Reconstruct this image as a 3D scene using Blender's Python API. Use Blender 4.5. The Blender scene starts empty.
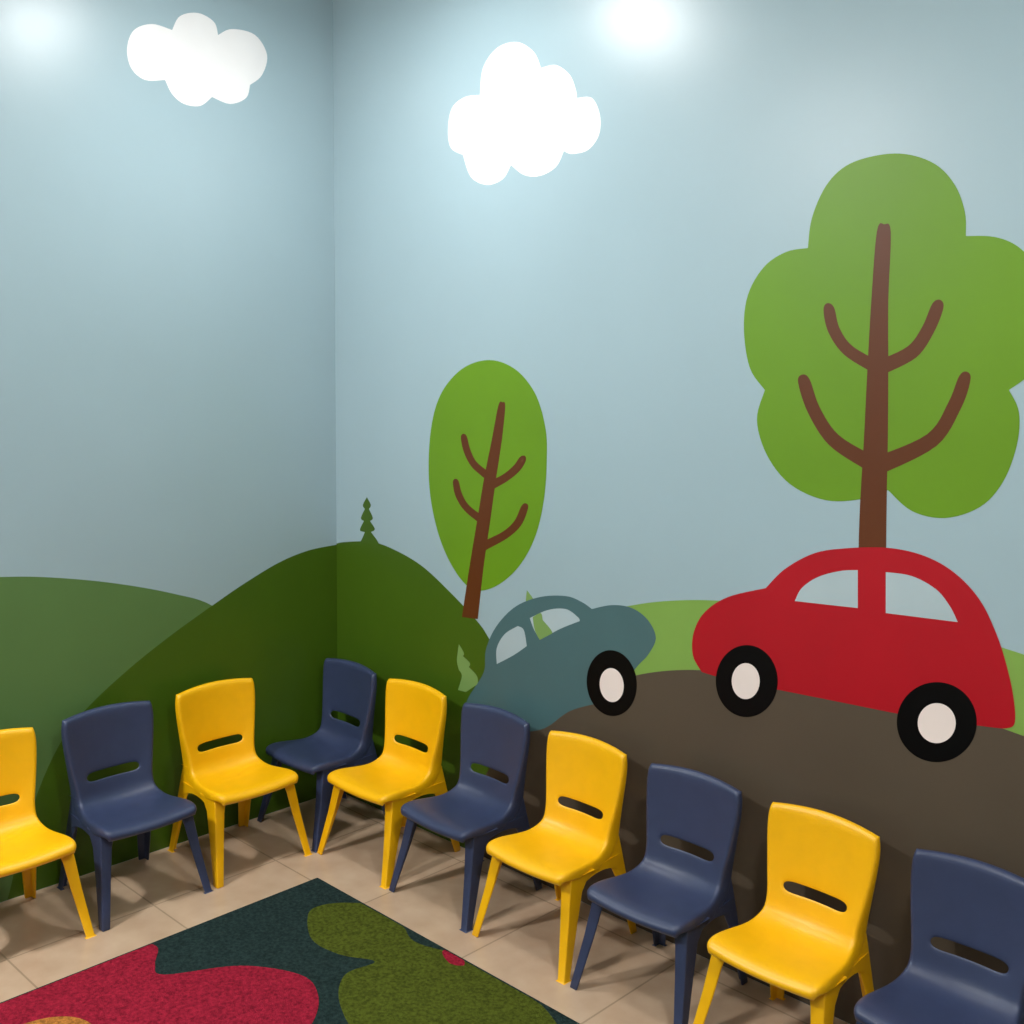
import bpy, bmesh, math, random
from mathutils import Vector, Matrix, geometry
# surveyed room + camera station (metres, radians)
F_PX,PIT,YAW,ROL,CX,CY,CZ=1096.74,.1343,.8048,.0149,3.3936,-2.5508,1.7
ROOM_X,ROOM_Y,ROOM_Z=4.6,-4.4,3.0
sc=bpy.context.scene
try: sc.view_settings.view_transform='Standard'
except Exception as e: print(e)

def lin(c):
    c=c/255.; return c/12.92 if c<=.04045 else ((c+.055)/1.055)**2.4
def L(rgb): return tuple(lin(v) for v in rgb)+(1.,)
def mat(name,rgb,rough=.5,var=.05,scale=6.,bump=.0,bscale=80.,spec=.5,coat=0,bdist=.004):
    m=bpy.data.materials.new(name); m.use_nodes=True
    nt=m.node_tree; b=nt.nodes['Principled BSDF']
    tc=nt.nodes.new('ShaderNodeTexCoord')
    n=nt.nodes.new('ShaderNodeTexNoise'); n.inputs['Scale'].default_value=scale; n.inputs['Detail'].default_value=4
    nt.links.new(tc.outputs['Object'],n.inputs['Vector'])
    r=nt.nodes.new('ShaderNodeValToRGB')
    c=L(rgb)
    r.color_ramp.elements[0].color=tuple(v*(1-var) for v in c[:3])+(1,); r.color_ramp.elements[0].position=.3
    r.color_ramp.elements[1].color=tuple(min(1,v*(1+var)) for v in c[:3])+(1,); r.color_ramp.elements[1].position=.7
    nt.links.new(n.outputs['Fac'],r.inputs['Fac']); nt.links.new(r.outputs['Color'],b.inputs['Base Color'])
    b.inputs['Roughness'].default_value=rough; b.inputs['Specular IOR Level'].default_value=spec
    if coat: b.inputs['Coat Weight'].default_value=coat; b.inputs['Coat Roughness'].default_value=.25
    if bump:
        n2=nt.nodes.new('ShaderNodeTexNoise'); n2.inputs['Scale'].default_value=bscale; n2.inputs['Detail'].default_value=3
        nt.links.new(tc.outputs['Object'],n2.inputs['Vector'])
        bp=nt.nodes.new('ShaderNodeBump'); bp.inputs['Strength'].default_value=bump; bp.inputs['Distance'].default_value=bdist
        nt.links.new(n2.outputs['Fac'],bp.inputs['Height']); nt.links.new(bp.outputs['Normal'],b.inputs['Normal'])
    return m
def newobj(name,verts,faces,m=None,parent=None,smooth=False):
    me=bpy.data.meshes.new(name); me.from_pydata([tuple(v) for v in verts],[],faces); me.update()
    o=bpy.data.objects.new(name,me); sc.collection.objects.link(o)
    if m: me.materials.append(m)
    if smooth: me.polygons.foreach_set('use_smooth',[True]*len(me.polygons))
    if parent: o.parent=parent
    return o
def box(name,a,b,m,parent=None):
    x0,y0,z0=a;x1,y1,z1=b
    v=[(x0,y0,z0),(x1,y0,z0),(x1,y1,z0),(x0,y1,z0),(x0,y0,z1),(x1,y0,z1),(x1,y1,z1),(x0,y1,z1)]
    f=[(3,2,1,0),(4,5,6,7),(0,1,5,4),(1,2,6,5),(2,3,7,6),(3,0,4,7)]
    return newobj(name,v,f,m,parent)

# ---------- room ----------
WR=.33; WB=.045
m_wall=mat('wall_paint_blue',(158,182,191),WR,.03,1.5,WB,45)
m_ceil=mat('ceiling_paint',(225,225,222),.8,.02)
m_plain=mat('wall_paint_plain',(150,155,150),.5,.03)
def tile_mat():
    m=bpy.data.materials.new('floor_tile'); m.use_nodes=True; nt=m.node_tree; b=nt.nodes['Principled BSDF']
    tc=nt.nodes.new('ShaderNodeTexCoord')
    mp=nt.nodes.new('ShaderNodeMapping'); mp.inputs['Location'].default_value=(.1,.08,0); nt.links.new(tc.outputs['Object'],mp.inputs['Vector'])
    br=nt.nodes.new('ShaderNodeTexBrick'); br.offset=0; br.inputs['Scale'].default_value=1
    br.inputs['Brick Width'].default_value=.45; br.inputs['Row Height'].default_value=.45; br.inputs['Mortar Size'].default_value=.003
    br.inputs['Color1'].default_value=L((194,168,142)); br.inputs['Color2'].default_value=L((189,162,136)); br.inputs['Mortar'].default_value=L((160,138,114))
    nt.links.new(mp.outputs['Vector'],br.inputs['Vector'])
    n=nt.nodes.new('ShaderNodeTexNoise'); n.inputs['Scale'].default_value=9; n.inputs['Detail'].default_value=8
    nt.links.new(tc.outputs['Object'],n.inputs['Vector'])
    mx=nt.nodes.new('ShaderNodeMixRGB'); mx.blend_type='SOFT_LIGHT'; mx.inputs['Fac'].default_value=.4
    nt.links.new(br.outputs['Color'],mx.inputs[1]); nt.links.new(n.outputs['Fac'],mx.inputs[2])
    nt.links.new(mx.outputs[0],b.inputs['Base Color']); b.inputs['Roughness'].default_value=.2
    return m
box('floor',(0,ROOM_Y,-.1),(ROOM_X,0,0),tile_mat())
box('ceiling',(0,ROOM_Y,ROOM_Z),(ROOM_X,0,ROOM_Z+.1),m_ceil)
box('wall_left',(-.1,ROOM_Y,-.1),(0,0,ROOM_Z+.1),m_wall)
box('wall_right',(-.1,0,-.1),(ROOM_X+.1,.1,ROOM_Z+.1),m_wall)
box('wall_back',(-.1,ROOM_Y-.1,-.1),(ROOM_X+.1,ROOM_Y,ROOM_Z+.1),m_plain)
box('wall_side',(ROOM_X,ROOM_Y,-.1),(ROOM_X+.1,0,ROOM_Z+.1),m_plain)

# ---------- camera ----------
Fh=Vector((-math.cos(YAW),math.sin(YAW),0)); R0=Vector((math.sin(YAW),math.cos(YAW),0)); Z=Vector((0,0,1))
Fw=Fh*math.cos(PIT)-Z*math.sin(PIT); U0=Fh*math.sin(PIT)+Z*math.cos(PIT)
c,s=math.cos(ROL),math.sin(ROL); Rt=c*R0+s*U0; Up=c*U0-s*R0
cd=bpy.data.cameras.new('camera'); cam=bpy.data.objects.new('camera',cd); sc.collection.objects.link(cam)
cd.sensor_width=36; cd.lens=F_PX/1024*36; cd.clip_start=.05
M=Matrix((Rt,Up,-Fw)).transposed().to_4x4(); M.translation=Vector((CX,CY,CZ)); cam.matrix_world=M; sc.camera=cam

# ---------- mural: tracing units -> metres on the wall plane (s along wall from corner, z up) ----------
def unproj(w,x,y):
    d=Fw+Rt*((x-512)/F_PX)-Up*((y-512)/F_PX); C=Vector((CX,CY,CZ))
    if w=='R': t=-C.y/d.y; p=C+d*t; return (p.x,p.z)
    if w=='L': t=-C.x/d.x; p=C+d*t; return (-p.y,p.z)
    t=(.012-C.z)/d.z; p=C+d*t; return (p.x,-p.y)
def stroke(pts):
    n=len(pts); l=[];r=[]
    for i,(x,y,w) in enumerate(pts):
        a=pts[max(0,i-1)];b=pts[min(n-1,i+1)]; dx,dy=b[0]-a[0],b[1]-a[1]; q=math.hypot(dx,dy) or 1
        nx,ny=-dy/q,dx/q; l.append((x+nx*w/2,y+ny*w/2)); r.append((x-nx*w/2,y-ny*w/2))
    x,y,w=pts[0]; dx,dy=x-pts[1][0],y-pts[1][1]; q=math.hypot(dx,dy)
    cap=(x+dx/q*w*.55,y+dy/q*w*.55)
    return [cap]+l[:-1]+[l[-1]+(1,),r[-1]+(1,)]+r[:-1][::-1]
def ell(x,y,rx,ry,t=0):
    o=[]
    for k in range(16):
        a=k*math.pi/8; u,v=rx*math.cos(a),ry*math.sin(a); o.append((x+u*math.cos(t)-v*math.sin(t),y+u*math.sin(t)+v*math.cos(t)))
    return o
sh=[]
def S(obj,wall,col,layer,pts): sh.append((obj,wall,col,layer,[(unproj(wall,p[0],p[1]),1 if len(p)>2 else 0) for p in pts]))
S('cloud_mural','L','white',2,[(172,30,1),(180,16),(198,13),(214,22),(218,35,1),(232,29),(255,35),(267,55),(262,75),(250,85,1),(246,98),(230,104),(212,97,1),(200,106),(184,104),(172,94),(165,80,1),(145,80),(131,68),(127,48),(134,30),(152,24),(172,30,1)])
S('cloud_mural.001','R','white',2,[(480,95,1),(483,68),(497,48),(517,42),(534,52),(541,68,1),(556,65),(570,75),(576,90),(577,98,1),(592,98),(600,115),(599,135),(588,150),(572,154),(564,151,1),(556,167),(540,176),(524,175),(511,165,1),(503,179),(487,185),(471,177),(463,155,1),(451,148),(448,130),(452,108),(465,97),(480,95,1)])
S('hill_mural','L','midgreen',1,[(-260,600),(-120,584),(0,577),(60,578),(120,584),(175,594),(213,606),(260,640),(300,700,1),(320,800,1),(20,1000,1),(-260,1150,1)])
S('hill_mural','L','darkgreen',2,[(341,544,1),(310,550),(280,562),(245,583),(213,605),(170,636),(130,668),(90,705),(62,740),(35,800),(10,890),(0,960,1),(345,860,1)])
S('hill_mural','R','darkgreen',2,[(330,545,1),(345,542),(372,542),(395,550),(422,566),(450,592),(478,622),(490,640),(520,690),(560,760),(600,960,1),(330,860,1)])
S('hill_mural','R','lightgreen',1,[(520,700),(560,645),(595,616),(640,604),(690,600),(740,602),(800,607),(880,617),(950,633),(1010,650),(1080,675),(1180,720),(1180,1200,1),(520,920,1)])
S('hill_mural','R','brownground',3,[(470,800,1),(500,755),(540,722),(580,696),(620,680),(655,672),(700,670),(760,676),(840,688),(930,706),(1024,736),(1120,775),(1200,820),(1200,1300,1),(470,920,1)])
S('pine_tree_mural','R','darkgreen',3,[(367,497,1),(371,505),(369,509,1),(373,518),(370,521,1),(375,529),(371,532,1),(377,540),(380,546,1),(358,546,1),(362,539),(365,532,1),(360,530),(364,521,1),(361,518),(365,509,1),(363,505)])
S('pine_tree_mural.001','R','palegreen',3,[(459,644,1),(464,653),(463,656,1),(470,663),(469,667,1),(477,676),(478,684,1),(466,692,1),(458,690,1),(462,676),(459,670,1),(457,660)])
S('pine_tree_mural.002','R','palegreen',3,[(527,590,1),(534,600),(532,604,1),(543,614),(541,618,1),(553,630),(556,640,1),(528,645,1),(533,628),(530,618,1),(526,605)])
S('oval_tree_mural','R','leafgreen',3,[(489,360),(515,369),(535,393),(545,425),(547,455),(544,500),(534,540),(516,570),(492,588),(470,588),(450,562),(436,525),(429,480),(431,430),(441,394),(462,369)])
for p in ([(502,406,7),(497,440,10),(490,480,12),(484,520,13),(477,565,14),(470,618,16)],
          [(464,437,6),(467,450,7),(474,464,7),(488,476,8)],[(523,459,7),(517,468,8),(505,478,8),(488,487,9)],
          [(456,482,6),(459,495,7),(467,508,7),(482,520,8)],[(525,507,7),(518,523,8),(505,535,8),(484,546,9)]):
    S('oval_tree_mural','R','trunk',4,stroke(p))
S('big_tree_mural','R','leafgreen',3,[(808,248,1),(812,218),(826,186),(846,166),(874,156),(905,154),(935,164),(955,185),(965,212),(966,236,1),(995,237),(1020,248),(1042,275),(1050,312),(1045,348),(1030,374),(1009,390,1),(1019,412),(1017,445),(1003,482),(980,507),(945,518),(912,511),(888,490,1),(862,499),(825,500),(790,484),(767,455),(757,420),(765,390,1),(750,368),(744,330),(748,295),(764,267),(786,252),(808,248,1)])
for p in ([(884,232,14),(880,300,17),(878,370,21),(876,440,24),(873,520,27),(872,600,28)],
          [(829,309,11),(834,330,12),(848,350,12),(874,366,13)],[(938,306,12),(928,330,13),(912,352,14),(882,367,15)],
          [(804,381,12),(814,410,13),(834,440,14),(870,463,16)],[(965,378,12),(955,405,14),(932,440,15),(880,465,18)]):
    S('big_tree_mural','R','trunk',4,stroke(p))
S('teal_car_mural','R','teal',4,[(462,712,1),(470,695),(484,672),(486,650),(496,627),(515,607),(540,597),(566,596),(582,602),(592,609,1),(612,605),(632,608),(648,620),(656,638),(648,655),(636,668),(612,700),(590,705),(568,712),(545,728),(520,732),(490,728),(465,722,1)])
S('teal_car_mural','R','window',5,[(497,664,1),(497,648),(505,634),(518,626,1),(524,630),(527,646,1),(514,655)])
S('teal_car_mural','R','window',5,[(530,618,1),(548,610),(566,609),(578,617),(580,621,1),(560,629),(540,640,1),(534,629)])
S('teal_car_mural','R','palegreen',6,[(533,617,1),(541,613),(543,620,1),(550,628),(553,633,1),(540,640,1),(535,630)])
S('teal_car_mural','R','black',6,ell(612,683,25,33,-.1)); S('teal_car_mural','R','hub',7,ell(612,685,12,17,-.1))
S('red_car_mural','R','red',5,[(702,672,1),(693,655),(694,632),(705,612),(728,597),(766,588,1),(785,569),(815,553),(850,548),(890,548),(925,556),(955,573),(980,600),(997,635),(1008,670),(1014,700),(1015,722),(1008,728),(990,727),(940,720),(900,714),(840,702),(780,690),(730,680)])
S('red_car_mural','R','window',6,[(795,601,1),(802,588),(818,577),(840,571),(858,570,1),(858,608,1)])
S('red_car_mural','R','window',6,[(886,572,1),(912,576),(936,589),(950,606),(958,622,1),(886,613,1)])
S('red_car_mural','R','black',6,ell(747,681,31,36)); S('red_car_mural','R','hub',7,ell(746,681,14,18))
S('red_car_mural','R','black',6,ell(937,722,40,40)); S('red_car_mural','R','hub',7,ell(937,723,19,20))
S('rug','F','crimson',1,[(-260,1100),(-100,1020),(60,965),(130,945),(157,947),(155,965),(165,975),(240,966),(300,975),(318,995),(312,1024),(280,1060),(200,1090),(60,1160),(-150,1200)])
S('rug','F','olive',1,[(308,915),(320,906),(345,903),(375,906),(400,920),(412,940),(440,950),(480,958),(520,985),(560,1030),(560,1080),(450,1090),(370,1050),(340,1005),(345,975),(375,962),(340,955),(312,940)])
S('rug','F','crimson',2,[(442,953),(450,950),(462,958),(464,966),(450,964)])
S('rug','F','orange',2,[(10,1035),(40,1020),(75,1018),(95,1030),(90,1060),(30,1070)])

def smooth_outline(cp,n=6):
    N=len(cp)
    def cr(p0,p1,p2,p3):
        out=[]
        for k in range(n):
            t=k/n; out.append(tuple(.5*((2*b)+(-a+c)*t+(2*a-5*b+4*c-d)*t*t+(-a+3*b-3*c+d)*t**3) for a,b,c,d in zip(p0,p1,p2,p3)))
        return out
    P=[c[0] for c in cp]; out=[]
    for i in range(N):
        a,b=i,(i+1)%N
        if P[a]==P[b]: continue
        p0=P[(i-1)%N] if not cp[a][1] else P[a]; p3=P[(b+1)%N] if not cp[b][1] else P[b]
        if cp[a][1] and cp[b][1]: out.append(P[a])
        else: out+=cr(p0,P[a],P[b],p3)
    return out
cols={'white':(240,240,240),'midgreen':(90,124,70),'darkgreen':(66,96,18),'lightgreen':(126,164,76),'brownground':(86,75,62),'palegreen':(122,156,88),
 'leafgreen':(102,146,24),'trunk':(94,48,18),'teal':(74,106,110),'window':(172,190,196),'black':(4,4,5),'hub':(240,226,220),'red':(172,10,28),
 'crimson':(166,34,58),'olive':(86,96,30),'orange':(196,128,60)}
mats={}
for k,v in cols.items():
    if k in('crimson','olive','orange'): mats[k]=mat('rug_'+k,v,.95,.42,110,1.,300,.1,0,.01)
    else: mats[k]=mat('mural_paint_'+k,v,WR+.05,.05,3,WB,45,.35 if k not in('black',) else .15)
def build_shapes(sh):
    groups={}
    for obj,wall,col,layer,cp in sh: groups.setdefault(obj,[]).append((wall,col,layer,cp))
    for obj,items in groups.items():
        V=[];Fc=[];mi=[];ml=[]
        for kk,(wall,col,layer,cp) in enumerate(items):
            o=smooth_outline([(tuple(p),f) for p,f in cp]); off=.0002*layer+.00003*kk
            if wall in 'RL': o=[(max(x,.0002),max(z,.001)) for x,z in o]
            else:
                off=.0008*layer; o=[(min(max(x,RX0+.01),RX1-.01),min(max(y,RY0+.01),RY1-.01)) for x,y in o]
            oo=[]
            for p in o:
                if not oo or (abs(p[0]-oo[-1][0])+abs(p[1]-oo[-1][1]))>1e-5: oo.append(p)
            v3=[(x,-off,z) if wall=='R' else ((off,-x,z) if wall=='L' else (x,-z,.0125+off)) for x,z in oo]
            tri=geometry.tessellate_polygon([[Vector((x,z,0)) for x,z in oo]])
            base=len(V); V+=v3
            if col not in ml: ml.append(col)
            want=Vector((0,-1,0)) if wall=='R' else (Vector((1,0,0)) if wall=='L' else Vector((0,0,1)))
            for t in tri:
                a,b,c_=[Vector(v3[i]) for i in t]
                if (b-a).cross(c_-a).dot(want)<0: t=t[::-1]
                Fc.append(tuple(base+i for i in t)); mi.append(ml.index(col))
        ob=newobj('rug_pattern' if obj=='rug' else obj,V,Fc)
        for c_ in ml: ob.data.materials.append(mats[c_])
        ob.data.polygons.foreach_set('material_index',mi)
        if obj=='rug': ob.parent=rug
RX0,RX1,RY0,RY1=.569,2.57,.5145,2.9
m_rug=mat('rug_teal',(40,58,57),.95,.42,110,1.,300,.1,0,.01)
rug=box('rug',(RX0,-RY1,.001),(RX1,-RY0,.0125),m_rug)
bv=rug.modifiers.new('b','BEVEL'); bv.width=.005; bv.segments=2
build_shapes(sh)

# ---------- chair ----------
def grid_shell():
    # (y,z,halfwidth,flange)
    prof=[(-.180,.270,.142,.018),(-.168,.288,.152,.022),(-.125,.291,.157,.030),(-.06,.283,.150,.034),(0,.278,.142,.038),(.045,.284,.134,.046),(.070,.305,.130,.052),(.078,.335,.130,.050),(.083,.358,.132,.044),(.089,.388,.137,.036),(.096,.435,.143,.028),(.103,.495,.150,.024),(.108,.548,.152,.022),(.110,.582,.145,.020)]
    us=[-1,-.88,-.66,-.32,0,.32,.66,.88,1]
    n=len(prof); nrm=[]
    for i in range(n):
        a=prof[max(0,i-1)];b=prof[min(n-1,i+1)]; ty,tz=b[0]-a[0],b[1]-a[1]; q=math.hypot(ty,tz); nrm.append((-tz/q,ty/q))
    V=[];idx={}
    def P(i,u,off,sx):
        y,z,w,fl=prof[i]; ny_,nz=nrm[i]
        k=.010 if i<5 else .020
        d=k*u*u+off
        if i>=n-1: z=z+.004-.012*u*u
        if i==0: y=y+.012*u*u-.004
        if i==8: z+=.006*(1-u*u)
        return (u*w+sx,y+ny_*d,z+nz*d)
    for i in range(-1,n+1):
        for j in range(len(us)+2):
            ii=min(max(i,0),n-1); jj=min(max(j-1,0),len(us)-1); u=us[jj]
            ring=(i<0 or i>=n) or (j==0 or j==len(us)+1)
            off=-prof[ii][3] if ring else 0
            sx=-.004 if j==0 else (.004 if j==len(us)+1 else 0)
            p=P(ii,u,off,sx)
            if i<0: p=(p[0],p[1]-.004,p[2]-.004)
            if i>=n: p=(p[0],p[1]+.002,p[2]+.002)
            idx[i,j]=len(V); V.append(p)
    Fc=[]
    for i in range(-1,n):
        for j in range(len(us)+1):
            if i==8 and 3<=j<=6: continue
            Fc.append((idx[i,j],idx[i,j+1],idx[i+1,j+1],idx[i+1,j]))
    return V,Fc
def Lleg(st,sx,fy):
    V=[];Fc=[];t=.007
    for x,y,z,wx,wy in st:
        ring=[(0,0),(-wx,0),(-wx,t),(-t,t*1.2),(-t,wy),(0,wy)]
        for a,b in ring: V.append((sx*(x+a),y-fy*b,z))
    k=6
    for i in range(len(st)-1):
        for j in range(k):
            q=(i*k+j,i*k+(j+1)%k,(i+1)*k+(j+1)%k,(i+1)*k+j)
            Fc.append(q if sx*fy>0 else q[::-1])
    Fc.append(tuple(range(k))[::-1]); Fc.append(tuple(range((len(st)-1)*k,len(st)*k)))
    return V,Fc
def make_chair_mesh(name,m):
    parts=[]
    V,Fc=grid_shell(); o=newobj('t',V,Fc,m)
    md=o.modifiers.new('s','SOLIDIFY'); md.thickness=.006; md.offset=-1
    md=o.modifiers.new('ss','SUBSURF'); md.levels=2; md.render_levels=2
    parts.append(o)
    for sx in(-1,1):
        fr=[(.153,-.132,.272,.046,.095),(.155,-.137,.250,.040,.072),(.158,-.142,.225,.036,.054),(.166,-.156,.15,.032,.043),(.176,-.175,.07,.028,.034),(.185,-.192,0,.025,.027)]
        re=[(.130,.108,.325,.024,.030),(.133,.116,.29,.036,.07),(.136,.128,.24,.038,.06),(.139,.140,.19,.037,.045),(.146,.160,.10,.033,.036),(.153,.182,0,.027,.028)]
        for st,fy in((fr,-1),(re,1)):
            V,Fc=Lleg(st,sx,fy); o=newobj('t',V,Fc,m)
            md=o.modifiers.new('b','BEVEL'); md.width=.0035; md.segments=3; md.limit_method='ANGLE'; parts.append(o)
        n=13; V=[]
        for i in range(n):
            t=i/(n-1); y=-.125+t*.24; zb=.205+.045*math.sin(math.pi*t)**.6; zt=.268
            for x in(.129,.135): V.append((sx*(x+.015*(1-t)),y,zt)); V.append((sx*(x+.015*(1-t)+.002),y,zb))
        Fc=[]
        for i in range(n-1):
            a=i*4;b=a+4
            for p,q in((0,1),(1,3),(3,2),(2,0)): Fc.append((a+p,a+q,b+q,b+p))
        Fc+= [(0,1,3,2),((n-1)*4+2,(n-1)*4+3,(n-1)*4+1,(n-1)*4)]
        parts.append(newobj('t',V,Fc,m))
    bpy.context.view_layer.update()
    dg=bpy.context.evaluated_depsgraph_get(); bm=bmesh.new()
    for o in parts:
        me=bpy.data.meshes.new_from_object(o.evaluated_get(dg)); bm.from_mesh(me)
    bmesh.ops.recalc_face_normals(bm,faces=bm.faces)
    me=bpy.data.meshes.new(name); bm.to_mesh(me); bm.free(); me.materials.append(m)
    me.polygons.foreach_set('use_smooth',[True]*len(me.polygons))
    for o in parts: bpy.data.objects.remove(o)
    try: me.set_sharp_from_angle(angle=math.radians(40))
    except Exception as e: print(e)
    return me
m_y=mat('yellow_plastic',(246,184,4),.36,.03,20,.12,500,.5)
m_b=mat('navy_plastic',(49,59,89),.4,.06,20,.12,500,.5)
mesh_y=make_chair_mesh('yellow_chair_mesh',m_y); mesh_b=make_chair_mesh('navy_chair_mesh',m_b)
def chair(col,x,y,rz):
    o=bpy.data.objects.new(('yellow' if col=='y' else 'blue')+'_child_chair',mesh_y if col=='y' else mesh_b)
    sc.collection.objects.link(o); o.location=(x,y,0); o.rotation_euler=(0,0,math.radians(rz))
X0,PR=.9728,.3885
jit=[0,1,-1,0,1,-1,0]
for i,cc in zip(range(-2,5),'bybybyb'):
    x=X0+i*PR
    if i==-2: x+=.013
    chair(cc,x,-.203,jit[i+2]*.6)
for i,cc in zip(range(0,4),'ybyb'): chair(cc,.203,-.5976-i*.3893,90+jit[i]*.6)

# ---------- lamps (surface-mounted domed ceiling lamps) ----------
mats['rim']=mat('lamp_rim_metal',(230,230,230),.4)
def lamp(x,y,power,r=.15):
    e=bpy.data.objects.new('ceiling_lamp',None); sc.collection.objects.link(e); e.location=(x,y,ROOM_Z)
    me=bpy.data.materials.new('lamp_diffuser'); me.use_nodes=True; b=me.node_tree.nodes['Principled BSDF']
    b.inputs['Emission Color'].default_value=(1,.99,.98,1); b.inputs['Emission Strength'].default_value=power*1.7
    n=32
    def prof(name,pr,m):
        V=[];Fc=[]
        for k in range(n):
            a=2*math.pi*k/n
            for q,z in pr: V.append((q*math.cos(a),q*math.sin(a),z))
        c_=len(pr)
        for k in range(n):
            for j in range(c_-1): Fc.append((k*c_+j,((k+1)%n)*c_+j,((k+1)%n)*c_+j+1,k*c_+j+1))
        return newobj(name,V,Fc,m,e)
    prof('rim',[(r+.03,0),(r+.03,-.012),(r,-.014),(r,-.001)],mats['rim'])
    prof('diffuser',[(r,-.012),(r*.97,-.035),(r*.85,-.058),(r*.6,-.076),(r*.3,-.084),(.001,-.086)],me)
    ld=bpy.data.lights.new('ceiling_lamp_light','AREA'); ld.shape='DISK'; ld.size=1.4*r; ld.energy=power*.5; ld.color=(1,.985,.965)
    lo=bpy.data.objects.new('light',ld); sc.collection.objects.link(lo); lo.parent=e; lo.location=(0,0,-.09)
lamp(.87,-.73,22); lamp(3.1,-1.4,34); lamp(.5,-3.1,92); lamp(3.4,-3.3,20)
w=bpy.data.worlds.new('World'); sc.world=w; w.use_nodes=True
w.node_tree.nodes['Background'].inputs[0].default_value=(.6,.7,.8,1); w.node_tree.nodes['Background'].inputs[1].default_value=.2
